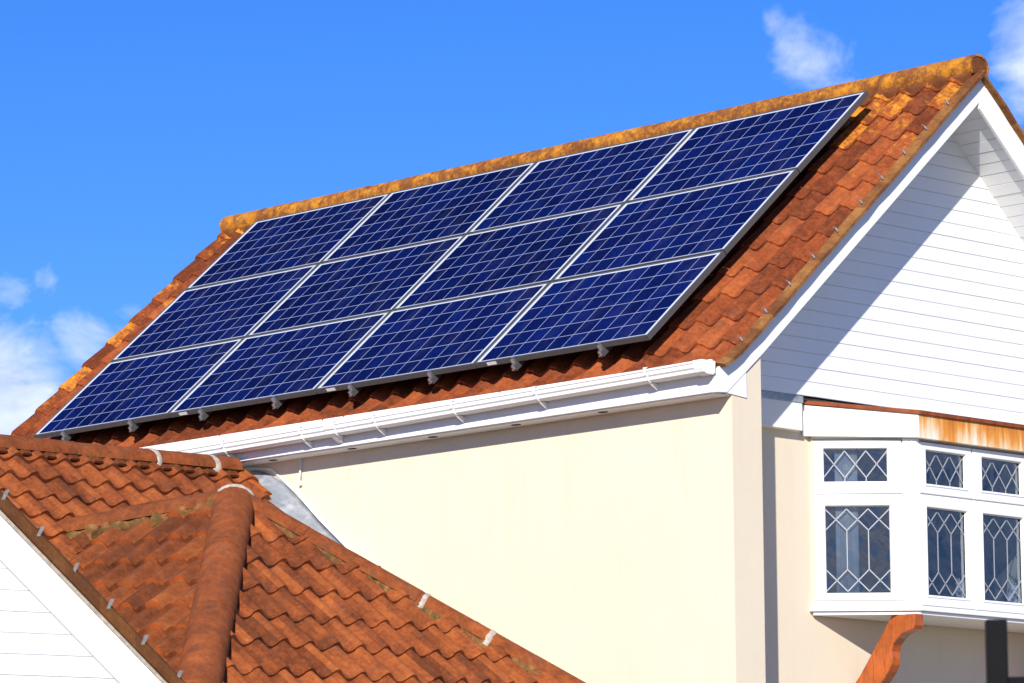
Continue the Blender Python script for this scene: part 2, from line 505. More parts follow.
# cladding of the gable, boards 98 mm deep, cut under the rakes
ZSA = 1.845                                  # underside of the rakes at the ridge
pl = [((XS, YR, ZO + ZSA), (0, -TT, 1)), ((XS, YR, ZO + ZSA), (0, TT, 1))]
planks('gable_cladding', (XS - .001, .2, ZO - .322), (0, 1, 0), (0, 0, 1), (1, 0, 0), 4.9, 2.3, .0985, M['upvc'], H0, pl, lip=.003, gap=.002)
# soffit boards under both rakes
for side in (-1, 1):
    up = V((0, -side*CT, ST)); out = V((0, -side*ST, -CT))
    o = V((XS - .02, YR + side*2.45, ZO + ZSA - 2.45*TT))
    planks('rake_soffit', o, (1, 0, 0), up, out, XB - XS - .005, 2.45/CT, .098, M['upvc'], H0,
           [((0, YR, 0), (0, -side, 0))], lip=.003, gap=.003)

# bargeboards
def barge(x0, x1, name, depth_l, depth_r, drop=0.):
    def line(y): return .047 - drop + TT*(y - .345)
    ai = line(YR) - depth_l
    ptsL = [(-.122, -.467), (-.122, -.325), (.075, -.208 - drop), (.345, line(.345)), (YR, line(YR)), (YR, ai), (.345, line(.345) - depth_l), (.0, -.457)]
    bmq = bmesh.new()
    prism(bmq, [(x0, y, z + ZO) for y, z in ptsL], (x1 - x0, 0, 0))
    finish(bmq, name, M['paint'], H0, bevel=.003)
    ai = line(YR) - depth_r
    ptsR = [(-.122, -.467), (-.122, -.335), (.095, -.222), (.345, .035), (YR - .002, line(YR)), (YR - .002, ai), (.345, line(.345) - depth_r), (-.02, -.465)]
    bmq = bmesh.new()
    prism(bmq, [(x0, 2*YR - y, z + ZO) for y, z in ptsR], (x1 - x0 - .002, 0, 0))
    finish(bmq, name, M['paint'], H0, bevel=.003)
barge(XB - .028, XB, 'bargeboard', .217, .257)
barge(-.70, -.672, 'bargeboard', .17, .17, .10)
# boxed eaves end below the front rake
bm = bmesh.new()
prism(bm, [(XB - .03, -.002, ZO - .460), (XB - .03, .19, ZO - .476), (XB - .03, .186, ZO - .292)], (.026, 0, 0))
finish(bm, 'box_end', M['paint'], H0, bevel=.002)
# fascia and soffit along the front eaves
bm = bmesh.new(); box(bm, (-.67, -.122, ZO - .465), (XB - .03, -.10, ZO - .25))
finish(bm, 'fascia', M['upvc'], H0, bevel=.003)
bm = bmesh.new(); box(bm, (-.67, -.10, ZO - .474), (XB - .03, YW - .002, ZO - .462))
sof = finish(bm, 'soffit', M['upvc'], H0, bevel=.002)
for u in (2.92, 3.78, 4.62, 5.45, 6.28, 1.9):
    bm = bmesh.new()
    bmesh.ops.create_circle(bm, cap_ends=True, radius=.035, segments=20, matrix=Matrix.Translation((u, -.035, ZO - .4765)) @ Matrix.Diagonal((1.2, .7, 1, 1)))
    g2 = bmesh.ops.extrude_face_region(bm, geom=bm.faces[:])
    bmesh.ops.translate(bm, vec=(0, 0, .003), verts=[q for q in g2['geom'] if isinstance(q, bmesh.types.BMVert)])
    finish(bm, 'soffit_vent', M['dark'], sof)
bm = bmesh.new(); box(bm, (-.67, 2*YR + .10, ZO - .465), (XB - .03, 2*YR + .122, ZO - .25))
finish(bm, 'fascia', M['upvc'], H0)

# tiles
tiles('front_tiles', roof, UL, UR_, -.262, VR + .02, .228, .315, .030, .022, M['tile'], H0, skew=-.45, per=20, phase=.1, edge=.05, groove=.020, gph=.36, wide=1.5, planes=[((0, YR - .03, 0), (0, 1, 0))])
tiles('rear_tiles', lambda u, v, n: back(roof(u, v, n)), UL, UR_, -.262, VR - .06, .228, .315, .021, .024, M['tile'], H0, skew=.75, per=6, square=.25, planes=[((0, YR + .03, 0), (0, -1, 0))])
half_round('ridge_tiles', (UL + .02, YR, ZO + ZRIDGE + .028), (7.372, YR, ZO + ZRIDGE + .028), (0, 0, 1), .106, .45, M['ridge'], H0, flat=.86, jit=.003, ang=258)
for x0, x1 in ((7.345, 7.378), (UL + .01, UL + .06)):
    bm = bmesh.new(); bm.faces.layers.float.new('tile')
    prism(bm, [V((x0, YR + math.cos(R(t))*.092, ZO + ZRIDGE + .020 + math.sin(R(t))*.082)) for t in range(-36, 217, 18)], (x1 - x0, 0, 0))
    finish(bm, 'ridge_end', M['ridge'], H0, bevel=.012)
for s in (-1, 1):
    mortar_line('ridge_mortar', (UL + .05, YR + s*.075, ZO + ZRIDGE - .045), (7.37, YR + s*.075, ZO + ZRIDGE - .045), (0, s, -.75), (0, s*.5, .8), .035, .035, M['ridge'], H0)

# verge tiles over the bargeboard, with a wire clip at every course
def verge(fn, u0, u1, m, clips, name='verge'):
    bmq = bmesh.new(); lay = bmq.faces.layers.float.new('tile')
    vs = []
    v = KV - .20
    seq = [-.25, -.16, -.07, .03]
    while seq[-1] < VR: seq.append(seq[-1] + .1575)
    seq[-1] = VR + .01
    for k, v in enumerate(seq):
        n0 = -.020 + random.uniform(-.003, .003)
        e = random.uniform(-.004, .004)
        vs.append([bmq.verts.new(fn(u, v, n)) for u, n in ((u0, n0 - .005), (u0, n0 + .036), (u0 + (u1-u0)*.45, n0 + .026), (u1 + e, n0 + .014), (u1 + e, n0 - .008), (u0 + .01, n0 - .008))])
    for a, b in zip(vs, vs[1:]):
        r = random.random()
        for k in range(6):
            f = bmq.faces.new((a[k], a[(k+1) % 6], b[(k+1) % 6], b[k])); f[lay] = r
    bmq.faces.new(vs[0]); bmq.faces.new(vs[-1][::-1])
    o = finish(bmq, name, m, H0)
    if clips:
        k = 0
        v = .06
        while v < VR - .15:
            bmq = bmesh.new()
            j = random.uniform(-.02, .02)
            pts = [fn(u0 - .008, v + j + .02, .022), fn(u0 + .012, v + j, .034), fn(u0 + .030, v + j - .015, .014)]
            for p, q in zip(pts, pts[1:]):
                d = (q - p); w = (fn(u0, v + .014, 0) - fn(u0, v, 0)); nn = d.cross(w).normalized()*.004
                obox(bmq, p - w*.5, d, w, nn)
            tube(bmq, [fn(u0 - .012, v + j + .028, .018), fn(u0 - .012, v + j + .018, .042), fn(u0 + .0, v + j + .0, .044)], .004, 6)
            finish(bmq, 'verge_clip', M['clip'], o)
            v += .315
verge(roof, 7.352, 7.422, M['verge'], True)
verge(lambda u, v, n: back(roof(u, v, n)), 7.352, 7.422, M['verge'], True)

# gutter: an ogee-fronted white channel on the fascia, falling gently to the left
def gz(x): return ZO - .274 - .0118*(7.0 - x)
prof = [(-.125, -.004), (-.127, -.085), (-.150, -.100), (-.205, -.098), (-.222, -.086), (-.226, -.062), (-.236, -.050), (-.240, -.022), (-.246, -.016), (-.247, .0), (-.234, .0), (-.230, -.018), (-.224, -.045), (-.214, -.058), (-.21, -.082), (-.20, -.090), (-.15, -.092), (-.135, -.080), (-.133, -.004)]
prof = [(y, z*.82) for y, z in prof]
bm = bmesh.new()
xa, xb = -.70, 7.375
sweep(bm, [V((0, y, z)) for y, z in prof], (xa, 0, gz(xa)), (xb, 0, gz(xb)))
gut = finish(bm, 'gutter', M['upvc'], H0)
bm = bmesh.new()
outl = [(y, z*.84) for y, z in [(-.123, .004), (-.125, -.090), (-.150, -.106), (-.208, -.103), (-.230, -.088), (-.244, -.05), (-.252, .004)]]
for x0, x1 in ((xb - .075, xb + .012),):
    prism(bm, [(x0, y, z + gz(x0)) for y, z in outl], (x1 - x0, 0, 0))
finish(bm, 'gutter_end', M['upvc'], gut, bevel=.004)
def strap(x, w, name):
    b2 = bmesh.new()
    ring = [(-.122, -.10), (-.150, -.110), (-.21, -.107), (-.233, -.09), (-.236, -.062), (-.247, -.05), (-.251, -.02), (-.256, .004), (-.243, .008)]
    ring = [(y + .003, z*.82 + .002) for y, z in ring]
    inn = [(y + .005, z + .005) for y, z in ring]
    a = [V((0, y, z)) for y, z in ring + inn[::-1]]
    sweep(b2, a, (x, 0, gz(x)), (x + w, 0, gz(x)))
    # lower spur back to the fascia
    prism(b2, [(x + w*.3, -.205, gz(x) - .088), (x + w*.3, -.122, gz(x) - .088), (x + w*.3, -.122, gz(x) - .127), (x + w*.3, -.135, gz(x) - .127)], (w*.4, 0, 0))
    finish(b2, name, M['upvc'], gut, bevel=.002)
for x in (2.58, 3.44, 5.02, 5.83, 6.86, 4.22, 1.7, .8, 0.):
    strap(x, .024, 'gutter_bracket')
strap(3.71, .11, 'gutter_union')

# a short white overflow pipe under the eaves
bm = bmesh.new(); tube(bm, [(3.135, .040, ZO - .475), (3.135, .040, ZO - .64), (3.137, .038, ZO - .672)], .013, 10)
finish(bm, 'overflow_pipe', M['upvc'], H0, smooth=40)

# strip of board and lead along the gable under the cladding
bm = bmesh.new(); box(bm, (XGW - .001, .336, ZO - .56), (XWALL + .035, 1.175, ZO - .372))
finish(bm, 'wall_board', M['creamboard'], H0, bevel=.003)
bm = bmesh.new(); box(bm, (XGW - .002, .336, ZO - .372), (XWALL + .043, 1.18, ZO - .322))
finish(bm, 'lead_strip', M['lead'], H0, bevel=.004)

# ------------------------------------------------------------------ oriel bay window
bay = bpy.data.objects.new('bay_window', None); col.objects.link(bay); bay.parent = H0
YA, XF = 1.316, 7.418                         # bay meets the wall; plane of its front
YC0 = YA + (XF - XWALL); YC1 = 3.60; YE = YC1 + (XF - XWALL)
ZT, ZB = -.60, -1.70
S2 = math.sqrt(.5)
class Facet:
    def __init__(s, o, d, n): s.o, s.d, s.n = V(o), V(d).normalized(), V(n).normalized()
    def p(s, a, z, out=0.): q = s.o + s.d*a + s.n*out; return V((q.x, q.y, z + ZO))
FL = Facet((XWALL, YA, 0), (1, 1, 0), (1, -1, 0))
FF = Facet((XF, 0, 0), (0, 1, 0), (1, 0, 0))
FR = Facet((XWALL, YE, 0), (1, -1, 0), (1, 1, 0))

def frame_ring(F, a0, a1, z0, z1, b0, b1, y0, y1, out, depth, name, m, parent, bev=.004):
    """rectangular frame: outer a0..a1 by z0..z1, hole b0..b1 by y0..y1, front face at out"""
    b2 = bmesh.new()
    o = [F.p(a0, z0, out), F.p(a1, z0, out), F.p(a1, z1, out), F.p(a0, z1, out)]
    i = [F.p(b0, y0, out), F.p(b1, y0, out), F.p(b1, y1, out), F.p(b0, y1, out)]
    dn = -F.n*depth
    vo = [b2.verts.new(q) for q in o]; vi = [b2.verts.new(q) for q in i]
    wo = [b2.verts.new(q + dn) for q in o]; wi = [b2.verts.new(q + dn) for q in i]
    for k in range(4):
        j = (k+1) % 4
        b2.faces.new((vo[k], vo[j], vi[j], vi[k])); b2.faces.new((wo[k], wi[k], wi[j], wo[j]))
        b2.faces.new((vo[k], wo[k], wo[j], vo[j])); b2.faces.new((vi[k], vi[j], wi[j], wi[k]))
    return finish(b2, name, m, parent, bevel=bev)

def beading(F, b0, b1, y0, y1, out, w, parent):
    """sloping glazing bead round the inside of a casement"""
    b2 = bmesh.new()
    def rr(i, o): return [b2.verts.new(F.p(a, z, o)) for a, z in ((b0 + i, y0 + i), (b1 - i, y0 + i), (b1 - i, y1 - i), (b0 + i, y1 - i))]
    a, b, c, d = rr(-.016, out), rr(-.014, out + .005), rr(-.004, out + .004), rr(w, out - .022)
    for p, q in ((a, b), (b, c), (c, d)):
        for k in range(4): b2.faces.new((p[k], p[(k+1) % 4], q[(k+1) % 4], q[k]))
    return finish(b2, 'glazing_bead', M['upvc'], parent)

def lead_lines(F, a0, a1, z0, z1, out, tall, parent):
    b2 = bmesh.new()
    def P(x, y): return F.p(a0 + (a1 - a0)*x, z1 + (z0 - z1)*y, out)
    segs = []
    def zig(y0, y1):
        for k in range(3):
            segs.append(((k/3, y0), ((k+1)/3, y1))); segs.append((((k+1)/3, y0), (k/3, y1)))
    if tall:
        zig(.03, .275); zig(.975, .725)
        for x in (1/3, 2/3): segs.append(((x, .275), (x, .725)))
    else:
        zig(.06, .86)
        for x in (1/3, 2/3): segs.append(((x, .86), (x, 1.)))
    w = .0036
    for s, e in segs:
        p, q = P(*s), P(*e); d = (q - p).normalized(); sd = d.cross(F.n).normalized()
        obox(b2, p - sd*w, q - p, sd*2*w, F.n*.003)
    # short stops at the frame where half lines die
    return finish(b2, 'leading', M['leadcame'], parent)

def casement(F, a0, a1, z0, z1, b0, b1, y0, y1, tall):
    fr = frame_ring(F, a0, a1, z0, z1, b0, b1, y0, y1, .004, .062, 'window_frame', M['upvc'], bay)
    frame_ring(F, b0 - .004, b1 + .004, y0 - .004, y1 + .004, b0 + .004, b1 - .004, y0 + .004, y1 - .004, -.020, .008, 'glazing_seal', M['seal'], bay, bev=0)
    beading(F, b0, b1, y0, y1, .004, .004, bay)
    b2 = bmesh.new()
    obox(b2, F.p(b0 - .002, y0 - .002, -.030), F.d*(b1 - b0 + .004), V((0, 0, y1 - y0 + .004)), F.n*.004)
    finish(b2, 'window_pane', M['glass'], bay)
    lead_lines(F, b0, b1, y0, y1, -.0255, tall, bay)

for F in (FL, FR):
    casement(F, .008, .590, -.972, -.614, .068, .498, -.892, -.666, False)
    casement(F, .008, .590, -1.690, -.979, .073, .507, -1.643, -1.055, True)
for k, (a0, a1, b0, b1) in enumerate(((1.842, 2.385, 1.900, 2.322), (2.397, 2.989, 2.492, 2.926), (3.001, 3.562, 3.075, 3.50))):
    casement(FF, a0, a1, -.968, -.618, b0, b1, -.900, -.672, False)
    casement(FF, a0, a1, -1.722, -.975, b0, b1, -1.652, -1.060, True)

# fixed frame behind the casements: head, transom, cill, posts
bm = bmesh.new()
LEN = (XF - XWALL)/S2
def rail_(F, a0, a1, z0, z1, o0, o1): obox(bm, F.p(a0, z0, o0), F.d*(a1 - a0), V((0, 0, z1 - z0)), F.n*(o1 - o0))
for F, a0, a1 in ((FL, 0., LEN - .062), (FR, 0., LEN - .062), (FF, YC0 + .026, YC1 - .026)):
    rail_(F, a0, a1, -.612, -.596, -.055, -.002)
    rail_(F, a0, a1, -.984, -.966, -.055, -.006)
    rail_(F, a0, a1, -1.735, -1.690 if F is not FF else -1.722, -.055, -.002)
for F in (FL, FR): rail_(F, .584, .604, -1.69, -.612, -.05, -.008)
for a in (2.384, 2.988): rail_(FF, a, a + .014, -1.722, -.612, -.05, -.006)
for F in (FL, FR):
    rail_(F, -.012, .013, -1.69, -.612, -.05, -.004)
finish(bm, 'fixed_frame', M['upvc_shade'], bay, bevel=.002)
for yc, sg in ((YC0, 1), (YC1, -1)):
    bm = bmesh.new()
    c = V((XF + .004, yc, 0))
    dl = V((-S2, -S2*sg, 0)); df = V((0, sg, 0)); nl = V((S2, -S2*sg, 0))
    pts = [c, c + df*.034, c + df*.034 + V((-.06, 0, 0)), c + dl*.092 - nl*.06, c + dl*.092]
    prism(bm, [V((q.x, q.y, ZO - 1.733)) for q in pts], (0, 0, 1.733 - .598))
    # two slim beads that run up the post
    for t in (.028, .062):
        q = c + dl*t
        obox(bm, V((q.x, q.y, ZO - 1.73)) - nl*.004, dl*.010, nl*.009, V((0, 0, 1.12)))
    finish(bm, 'corner_post', M['upvc'], bay, bevel=.003)

def bay_outline(out, back_=0.):
    """plan of the bay, pushed out by out"""
    k = out*math.tan(R(22.5))
    return [(XWALL - .02, YA - out/S2 + .004), (XWALL, YA - out/S2), (XF + out, YC0 - k), (XF + out, YC1 + k), (XWALL, YE + out/S2), (XWALL - .02, YE + out/S2 - .004)]
def slab(z0, z1, out, name, m, bev=.004, hole=None):
    b2 = bmesh.new()
    prism(b2, [V((x, y, z0 + ZO)) for x, y in bay_outline(out)], (0, 0, z1 - z0))
    return finish(b2, name, m, bay, bevel=bev)
slab(-.596, -.45, .004, 'bay_head', M['upvc'])
for y0, y1 in ((YA - .004, YA + .06), (YE - .06, YE + .004)):
    b2 = bmesh.new(); box(b2, (XGW - .01, y0, ZO - 1.733), (XWALL - .004, y1, ZO - .452)); finish(b2, 'bay_return', M['render'], bay)
slab(-1.765, -1.733, .034, 'window_sill', M['upvc'])
slab(-1.790, -1.7655, .012, 'bay_underside', M['upvc'])
# fascia boards round the top: plain cheeks, rust streaked front
for F in (FL, FR):
    b2 = bmesh.new()
    prism(b2, [F.p(-.075, -.585, .048), F.p(LEN + .020, -.600, .048), F.p(LEN + .020, -.437, .048), F.p(-.075, -.372, .048)], -F.n*.04)
    finish(b2, 'bay_fascia', M['creamboard'], bay, bevel=.003)
b2 = bmesh.new()
box(b2, (XF + .008, YC0 - .012, ZO - .603), (XF + .050, YC1 + .012, ZO - .440))
o = finish(b2, 'bay_fascia', M['rust'], bay, bevel=.002); o['label'] = 'fascia board streaked with orange rust stains'
for y in (2.93,):
    b2 = bmesh.new(); box(b2, (XF + .0505, y, ZO - .600), (XF + .054, y + .012, ZO - .442)); finish(b2, 'joint_cover', M['creamboard'], bay)
# sloping lead roof and rust brown capping on its edge
b2 = bmesh.new()
ol = bay_outline(.055)
low = [V((XWALL - .02, ol[0][1] - .02, ZO - .362)), V((ol[2][0], ol[2][1], ZO - .437)), V((ol[3][0], ol[3][1], ZO - .437)), V((XWALL - .02, ol[5][1] + .02, ZO - .362))]
prism(b2, low, (0, 0, .012))
finish(b2, 'bay_roof', M['lead'], bay)
b2 = bmesh.new()
for p, q in zip(low, low[1:]):
    d = (q - p).normalized(); nn = d.cross(V((0, 0, 1))).normalized()
    obox(b2, p + V((0, 0, -.006)) - nn*.002, q - p, nn*.012, V((0, 0, .026)))
finish(b2, 'roof_capping', M['rustcap'], bay)
# scrolled timber brackets under the two corners
def corbel(y, name='bracket'):
    b2 = bmesh.new()
    out = [(7.262, -1.790), (7.462, -1.790), (7.462, -1.868), (7.445, -1.893), (7.40, -1.905), (7.352, -1.918), (7.312, -1.945), (7.270, -1.985), (7.255, -2.03), (7.258, -2.075), (7.252, -2.12), (7.225, -2.165), (7.18, -2.215), (7.115, -2.275), (7.05, -2.335), (6.99, -2.39), (XGW + .001, -2.46), (XGW + .001, -2.25), (6.965, -2.185), (7.11, -1.995)]
    prism(b2, [V((x, y, z + ZO)) for x, z in out], (0, .092, 0))
    return finish(b2, name, M['timber'], bay, bevel=.006)
corbel(1.70); corbel(3.57)
# the dim room behind the panes
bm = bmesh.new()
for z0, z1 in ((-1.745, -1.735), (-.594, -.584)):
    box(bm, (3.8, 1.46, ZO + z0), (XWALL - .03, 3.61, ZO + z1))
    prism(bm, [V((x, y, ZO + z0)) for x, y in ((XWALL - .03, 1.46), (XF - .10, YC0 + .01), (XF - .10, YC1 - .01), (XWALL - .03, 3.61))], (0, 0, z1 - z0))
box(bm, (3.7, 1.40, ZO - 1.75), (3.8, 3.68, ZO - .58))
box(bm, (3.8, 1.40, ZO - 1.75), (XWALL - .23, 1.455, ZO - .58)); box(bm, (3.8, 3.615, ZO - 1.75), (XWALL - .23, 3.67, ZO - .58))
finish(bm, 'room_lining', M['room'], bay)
# net curtain drawn to the left inside
bm = bmesh.new()
pr = []
for k in range(36):
    t = k/35
    pr.append((6.99 + t*.10, 1.46 + t*.12 + .012*math.sin(k*1.9)))
a = [bm.verts.new((x, y, ZO - 1.72)) for x, y in pr]; b = [bm.verts.new((x, y, ZO - .60)) for x, y in pr]
for k in range(35): bm.faces.new((a[k], a[k+1], b[k+1], b[k]))
cu = finish(bm, 'curtain', M['curtain'], None, smooth=0)
md = cu.modifiers.new('thick', 'SOLIDIFY'); md.thickness = .004
tag(cu, 'grey net curtain hanging inside the left side of the bay window', 'curtain')

def flowers(loc, name, label, seed):
    random.seed(seed)
    t = thing(name, loc, label, 'flowers', 'white flowers behind the bay window')
    b3 = bmesh.new()
    prism(b3, [V((math.cos(k*math.pi/5)*.028, math.sin(k*math.pi/5)*.028, .0)) for k in range(10)], (0, 0, .05))
    finish(b3, 'vase', M['curtain'], t, local=True)
    heads = [(V((random.uniform(-.03, .03), random.uniform(-.07, .07), random.uniform(.09, .21)))) for _ in range(7)]
    b3 = bmesh.new()
    for h in heads: tube(b3, [(0, 0, .04), (h.x*.5, h.y*.5, h.z*.7), h], .003, 5)
    finish(b3, 'stem', plain('green_stem', (.05, .12, .03)), t, local=True)
    for h in heads:
        b3 = bmesh.new()
        for k in range(6):
            an = k*math.pi/3 + random.random()*.3
            d = V((.35, math.cos(an), math.sin(an))).normalized(); s = d.cross(V((1, 0, 0))).normalized()
            r = random.uniform(.036, .052)
            prism(b3, [h, h + d*r*.5 + s*r*.30, h + d*r, h + d*r*.5 - s*r*.30], (.004, 0, 0))
        finish(b3, 'flower_head', M['petal'], t, local=True)
flowers(V((XF - .085, 2.315, ZO - 1.735)), 'flower_bunch', 'white flowers on the sill inside the lower front pane nearest the bay corner', 3)
flowers(V((XF - .085, 2.885, ZO - 1.735)), 'flower_bunch', 'white flowers on the sill inside the second lower front pane, nearer the photo edge', 11)
random.seed(21)

# ------------------------------------------------------------------ solar panels on the roof
def lp(u, v, n): return roof(u, v, n - OFF)
COLN = ['leftmost', 'second from left', 'third from left', 'rightmost']
ROWN = ['bottom', 'middle', 'top']
def make_panel():
    t = thing('solar_panel', (0, 0, 0), 'x', 'solar panel', 'solar panels on the main roof', (TH, 0, 0))
    fw, fd = .011, .040
    b3 = bmesh.new()
    def ring(z, ins): return [b3.verts.new(p) for p in ((ins, ins, z), (PW-ins, ins, z), (PW-ins, PH-ins, z), (ins, PH-ins, z))]
    a = ring(0, 0); b = ring(0, fw); c = ring(-.006, fw); d = ring(-fd, 0); e = ring(-fd, .028); f_ = ring(-.010, .028)
    for p, q in ((a, b), (b, c), (d, a), (e, d), (f_, e)):
        for k in range(4):
            j = (k+1) % 4
            b3.faces.new((p[k], p[j], q[j], q[k]))
    finish(b3, 'frame', M['alu'], t, local=True)
    b3 = bmesh.new(); box(b3, (fw - .003, fw - .003, -.009), (PW - fw + .003, PH - fw + .003, -.005))
    finish(b3, 'cell_sheet', M['cells'], t, local=True)
    b3 = bmesh.new(); box(b3, (.014, .014, -.016), (PW - .014, PH - .014, -.012))
    finish(b3, 'shade_sheet', M['seal'], t, local=True)  # black underside added to deepen the shade between panel and tiles
    return t
first = make_panel()
n_ = 0
for r_ in (2, 1, 0):
    for c_ in range(4):
        if n_ == 0: t = first
        else:
            t = first.copy(); col.objects.link(t)
            for ch in first.children:
                if ch.name.startswith('sticker'): continue
                k = ch.copy(); col.objects.link(k); k.parent = t
        n_ += 1
        t.location = lp(c_*(PW + GAP), r_*(PH + GAP), 0) + V((0, 0, 0))
        t.rotation_euler = (TH + random.uniform(-.0015, .0015), random.uniform(-.001, .001), 0)
        t['label'] = 'dark blue solar panel, %s of the four in the %s row' % (COLN[c_], ROWN[r_])
        if r_ == 0 and c_ > 0:
            b3 = bmesh.new(); box(b3, (.115, -.0015, -.033), (.205, .0, -.010))
            finish(b3, 'sticker', M['sticker'], t, local=True)
RAILX = [.385, 1.213, 2.05, 2.885, 3.72, 4.555, 5.39, 6.222]
ORD = ['first', 'second', 'third', 'fourth', 'fifth', 'sixth', 'seventh', 'eighth']
def make_rail():
    t = thing('mounting_rail', (0, 0, 0), 'x', 'mounting rail', 'rails under the solar panels', (TH, 0, 0))
    top, bot, w = -.041, -.083, .020
    b3 = bmesh.new()
    sweep(b3, [V((-w, 0, bot)), V((w, 0, bot)), V((w, 0, top)), V((.006, 0, top)), V((.006, 0, top - .012)), V((-.006, 0, top - .012)), V((-.006, 0, top)), V((-w, 0, top))], (0, -.045, 0), (0, 3*PH + 2*GAP + .05, 0))
    finish(b3, 'rail', M['alu'], t, local=True)
    b3 = bmesh.new()
    box(b3, (-.017, -.026, -.041), (.017, -.003, -.006)); box(b3, (-.017, -.010, -.001), (.017, .010, .003))
    cl = finish(b3, 'end_clamp', M['galv'], t, local=True, bevel=.002)
    b3 = bmesh.new()
    tube(b3, [(0, -.052, -.050), (0, -.026, -.050)], .011, 6); tube(b3, [(.010, -.060, -.064), (.010, -.045, -.064)], .008, 8)
    tube(b3, [(-.011, -.056, -.070), (-.011, -.045, -.070)], .007, 8)
    finish(b3, 'bolt', M['galv'], cl, local=True)
    for v in (.32, 1.5, 2.62):
        b3 = bmesh.new()
        box(b3, (.021, v - .018, -.135), (.027, v + .018, -.048)); box(b3, (-.01, v - .018, -.140), (.027, v + .22, -.134))
        finish(b3, 'roof_hook', M['hook'], t, local=True)
    return t
rail0 = make_rail()
def copy_tree(o, parent=None):
    c = o.copy(); col.objects.link(c); c.parent = parent
    for ch in o.children: copy_tree(ch, c)
    return c
for i, x in enumerate(RAILX):
    t = rail0 if i == 0 else copy_tree(rail0)
    t.location = lp(x, 0, 0)
    t['label'] = 'aluminium mounting rail with bright end clamp under the panels, %s from the left' % ORD[i]

# ------------------------------------------------------------------ the annexe with hipped pantile roof
annexe = thing('annexe', (5.5, -3.0, 0), 'low annexe with orange pantile hips and ridges built against the cream house wall', 'annexe')

PC = R(38)
nC = V((math.sin(PC), 0, math.cos(PC)))
T_ = V((4.463, -1.680, -1.007 + ZO)); P0 = V((6.078, -.20, -2.269 + ZO))
H_ = V((6.267, -3.459, -2.417 + ZO)); L_ = V((3.524, -2.295, -1.214 + ZO))
EZ = ZO - 3.10
kk = (EZ - T_.z)/(H_.z - T_.z); HE = T_ + (H_ - T_)*kk
kk = (EZ - T_.z)/(P0.z - T_.z); PE = T_ + (P0 - T_)*kk
nB = (L_ - T_).cross(H_ - T_).normalized()
if nB.z < 0: nB = -nB
nD = (P0 - T_).cross(V((1, 0, 0))).normalized()
if nD.z < 0: nD = -nD
def plane_fn(o, n):
    n = V(n).normalized(); u = V((0, 0, 1)).cross(n).normalized(); v = n.cross(u).normalized()
    return (lambda a, b, h: o + u*a + v*b + n*h), u, v
# the hip end that faces the photographer's right: between its two hips
fnC, uC, vC = plane_fn(T_, nC)          # u runs along +y, v up the slope
hipBC, hipCD = (HE - T_), (PE - T_)
cut1 = hipBC.cross(nC).normalized()
if cut1.dot(PE - T_) > 0: cut1 = -cut1
cut2 = hipCD.cross(nC).normalized()
if cut2.dot(HE - T_) > 0: cut2 = -cut2
tiles('hip_end_tiles', fnC, -2.9, 2.2, -3.42, .1, .2125, .322, .031, .027, M['tile2'], annexe,
      [(T_ + cut1*.06, cut1), (T_ + cut2*.06, cut2), ((0, -.03, 0), (0, 1, 0))], skew=.1, per=16, wide=1.4, phase=.36, jit=.006)
# the small slope facing the viewer's left
fnB, uB, vB = plane_fn(T_, nB)
cb1 = hipBC.cross(nB).normalized()
if cb1.dot(L_ - T_) > 0: cb1 = -cb1
cb2 = (L_ - T_).cross(nB).normalized()
if cb2.dot(HE - T_) > 0: cb2 = -cb2
lft = -uB if (L_ - T_).dot(uB) < 0 else uB
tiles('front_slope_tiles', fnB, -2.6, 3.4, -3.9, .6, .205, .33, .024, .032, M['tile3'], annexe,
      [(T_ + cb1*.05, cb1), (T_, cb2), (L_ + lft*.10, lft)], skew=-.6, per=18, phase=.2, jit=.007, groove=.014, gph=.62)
# hidden slope between the hip and the house wall
bm = bmesh.new()
prism(bm, [T_ + V((0, .02, -.05)), P0 + V((0, .02, -.05)), V((P0.x, -.02, P0.z - .12)), V((T_.x - .6, -.02, T_.z - 1.0)), T_ + V((-.6, .02, -.05))], (0, 0, -.03))
finish(bm, 'valley_slope', M['lead'], annexe)
# the upper slope that runs on behind, with its ridge under the house eaves
dA = 1.2077
OA = V((2.62, -.10, (dA - 2.62*nC.x)/nC.z + ZO))
fnA, uA, vA = plane_fn(OA, nC)
lowcut = (L_ - T_).cross(V((0, 0, 1))).normalized()
if lowcut.dot(H_ - T_) < 0: lowcut = -lowcut
GAUGE_A = .250
tiles('upper_slope_tiles', fnA, -3.6, .04, -.205 - 6*GAUGE_A, -.205, .2065, GAUGE_A, .027, .031, M['tile2'], annexe,
      [], skew=.1, per=16, wide=1.4, phase=.12, jit=.006)
tiles('upper_slope_tiles', fnA, -3.6, .04, -.205, .02, .2065, .24, .027, .031, M['tile2'], annexe,
      [], skew=.1, per=16, wide=1.4, phase=.12, jit=.004)
# dentil slips that fill each trough under the ridge
u = -3.6 + .2065*(.76 - .12)
while u < .0:
    w = .045
    j = random.uniform(-.006, .006)
    bm = bmesh.new(); lay = bm.faces.layers.float.new('tile')
    a = [fnA(u + q, -.165 + j, h) for q, h in ((-w, .016), (w, .016), (w*.8, .034), (-w*.8, .034))]
    prism(bm, a, vA*.09 + nC*.012)
    finish(bm, 'dentil_slip', M['tile2'], annexe)
    u += .2065
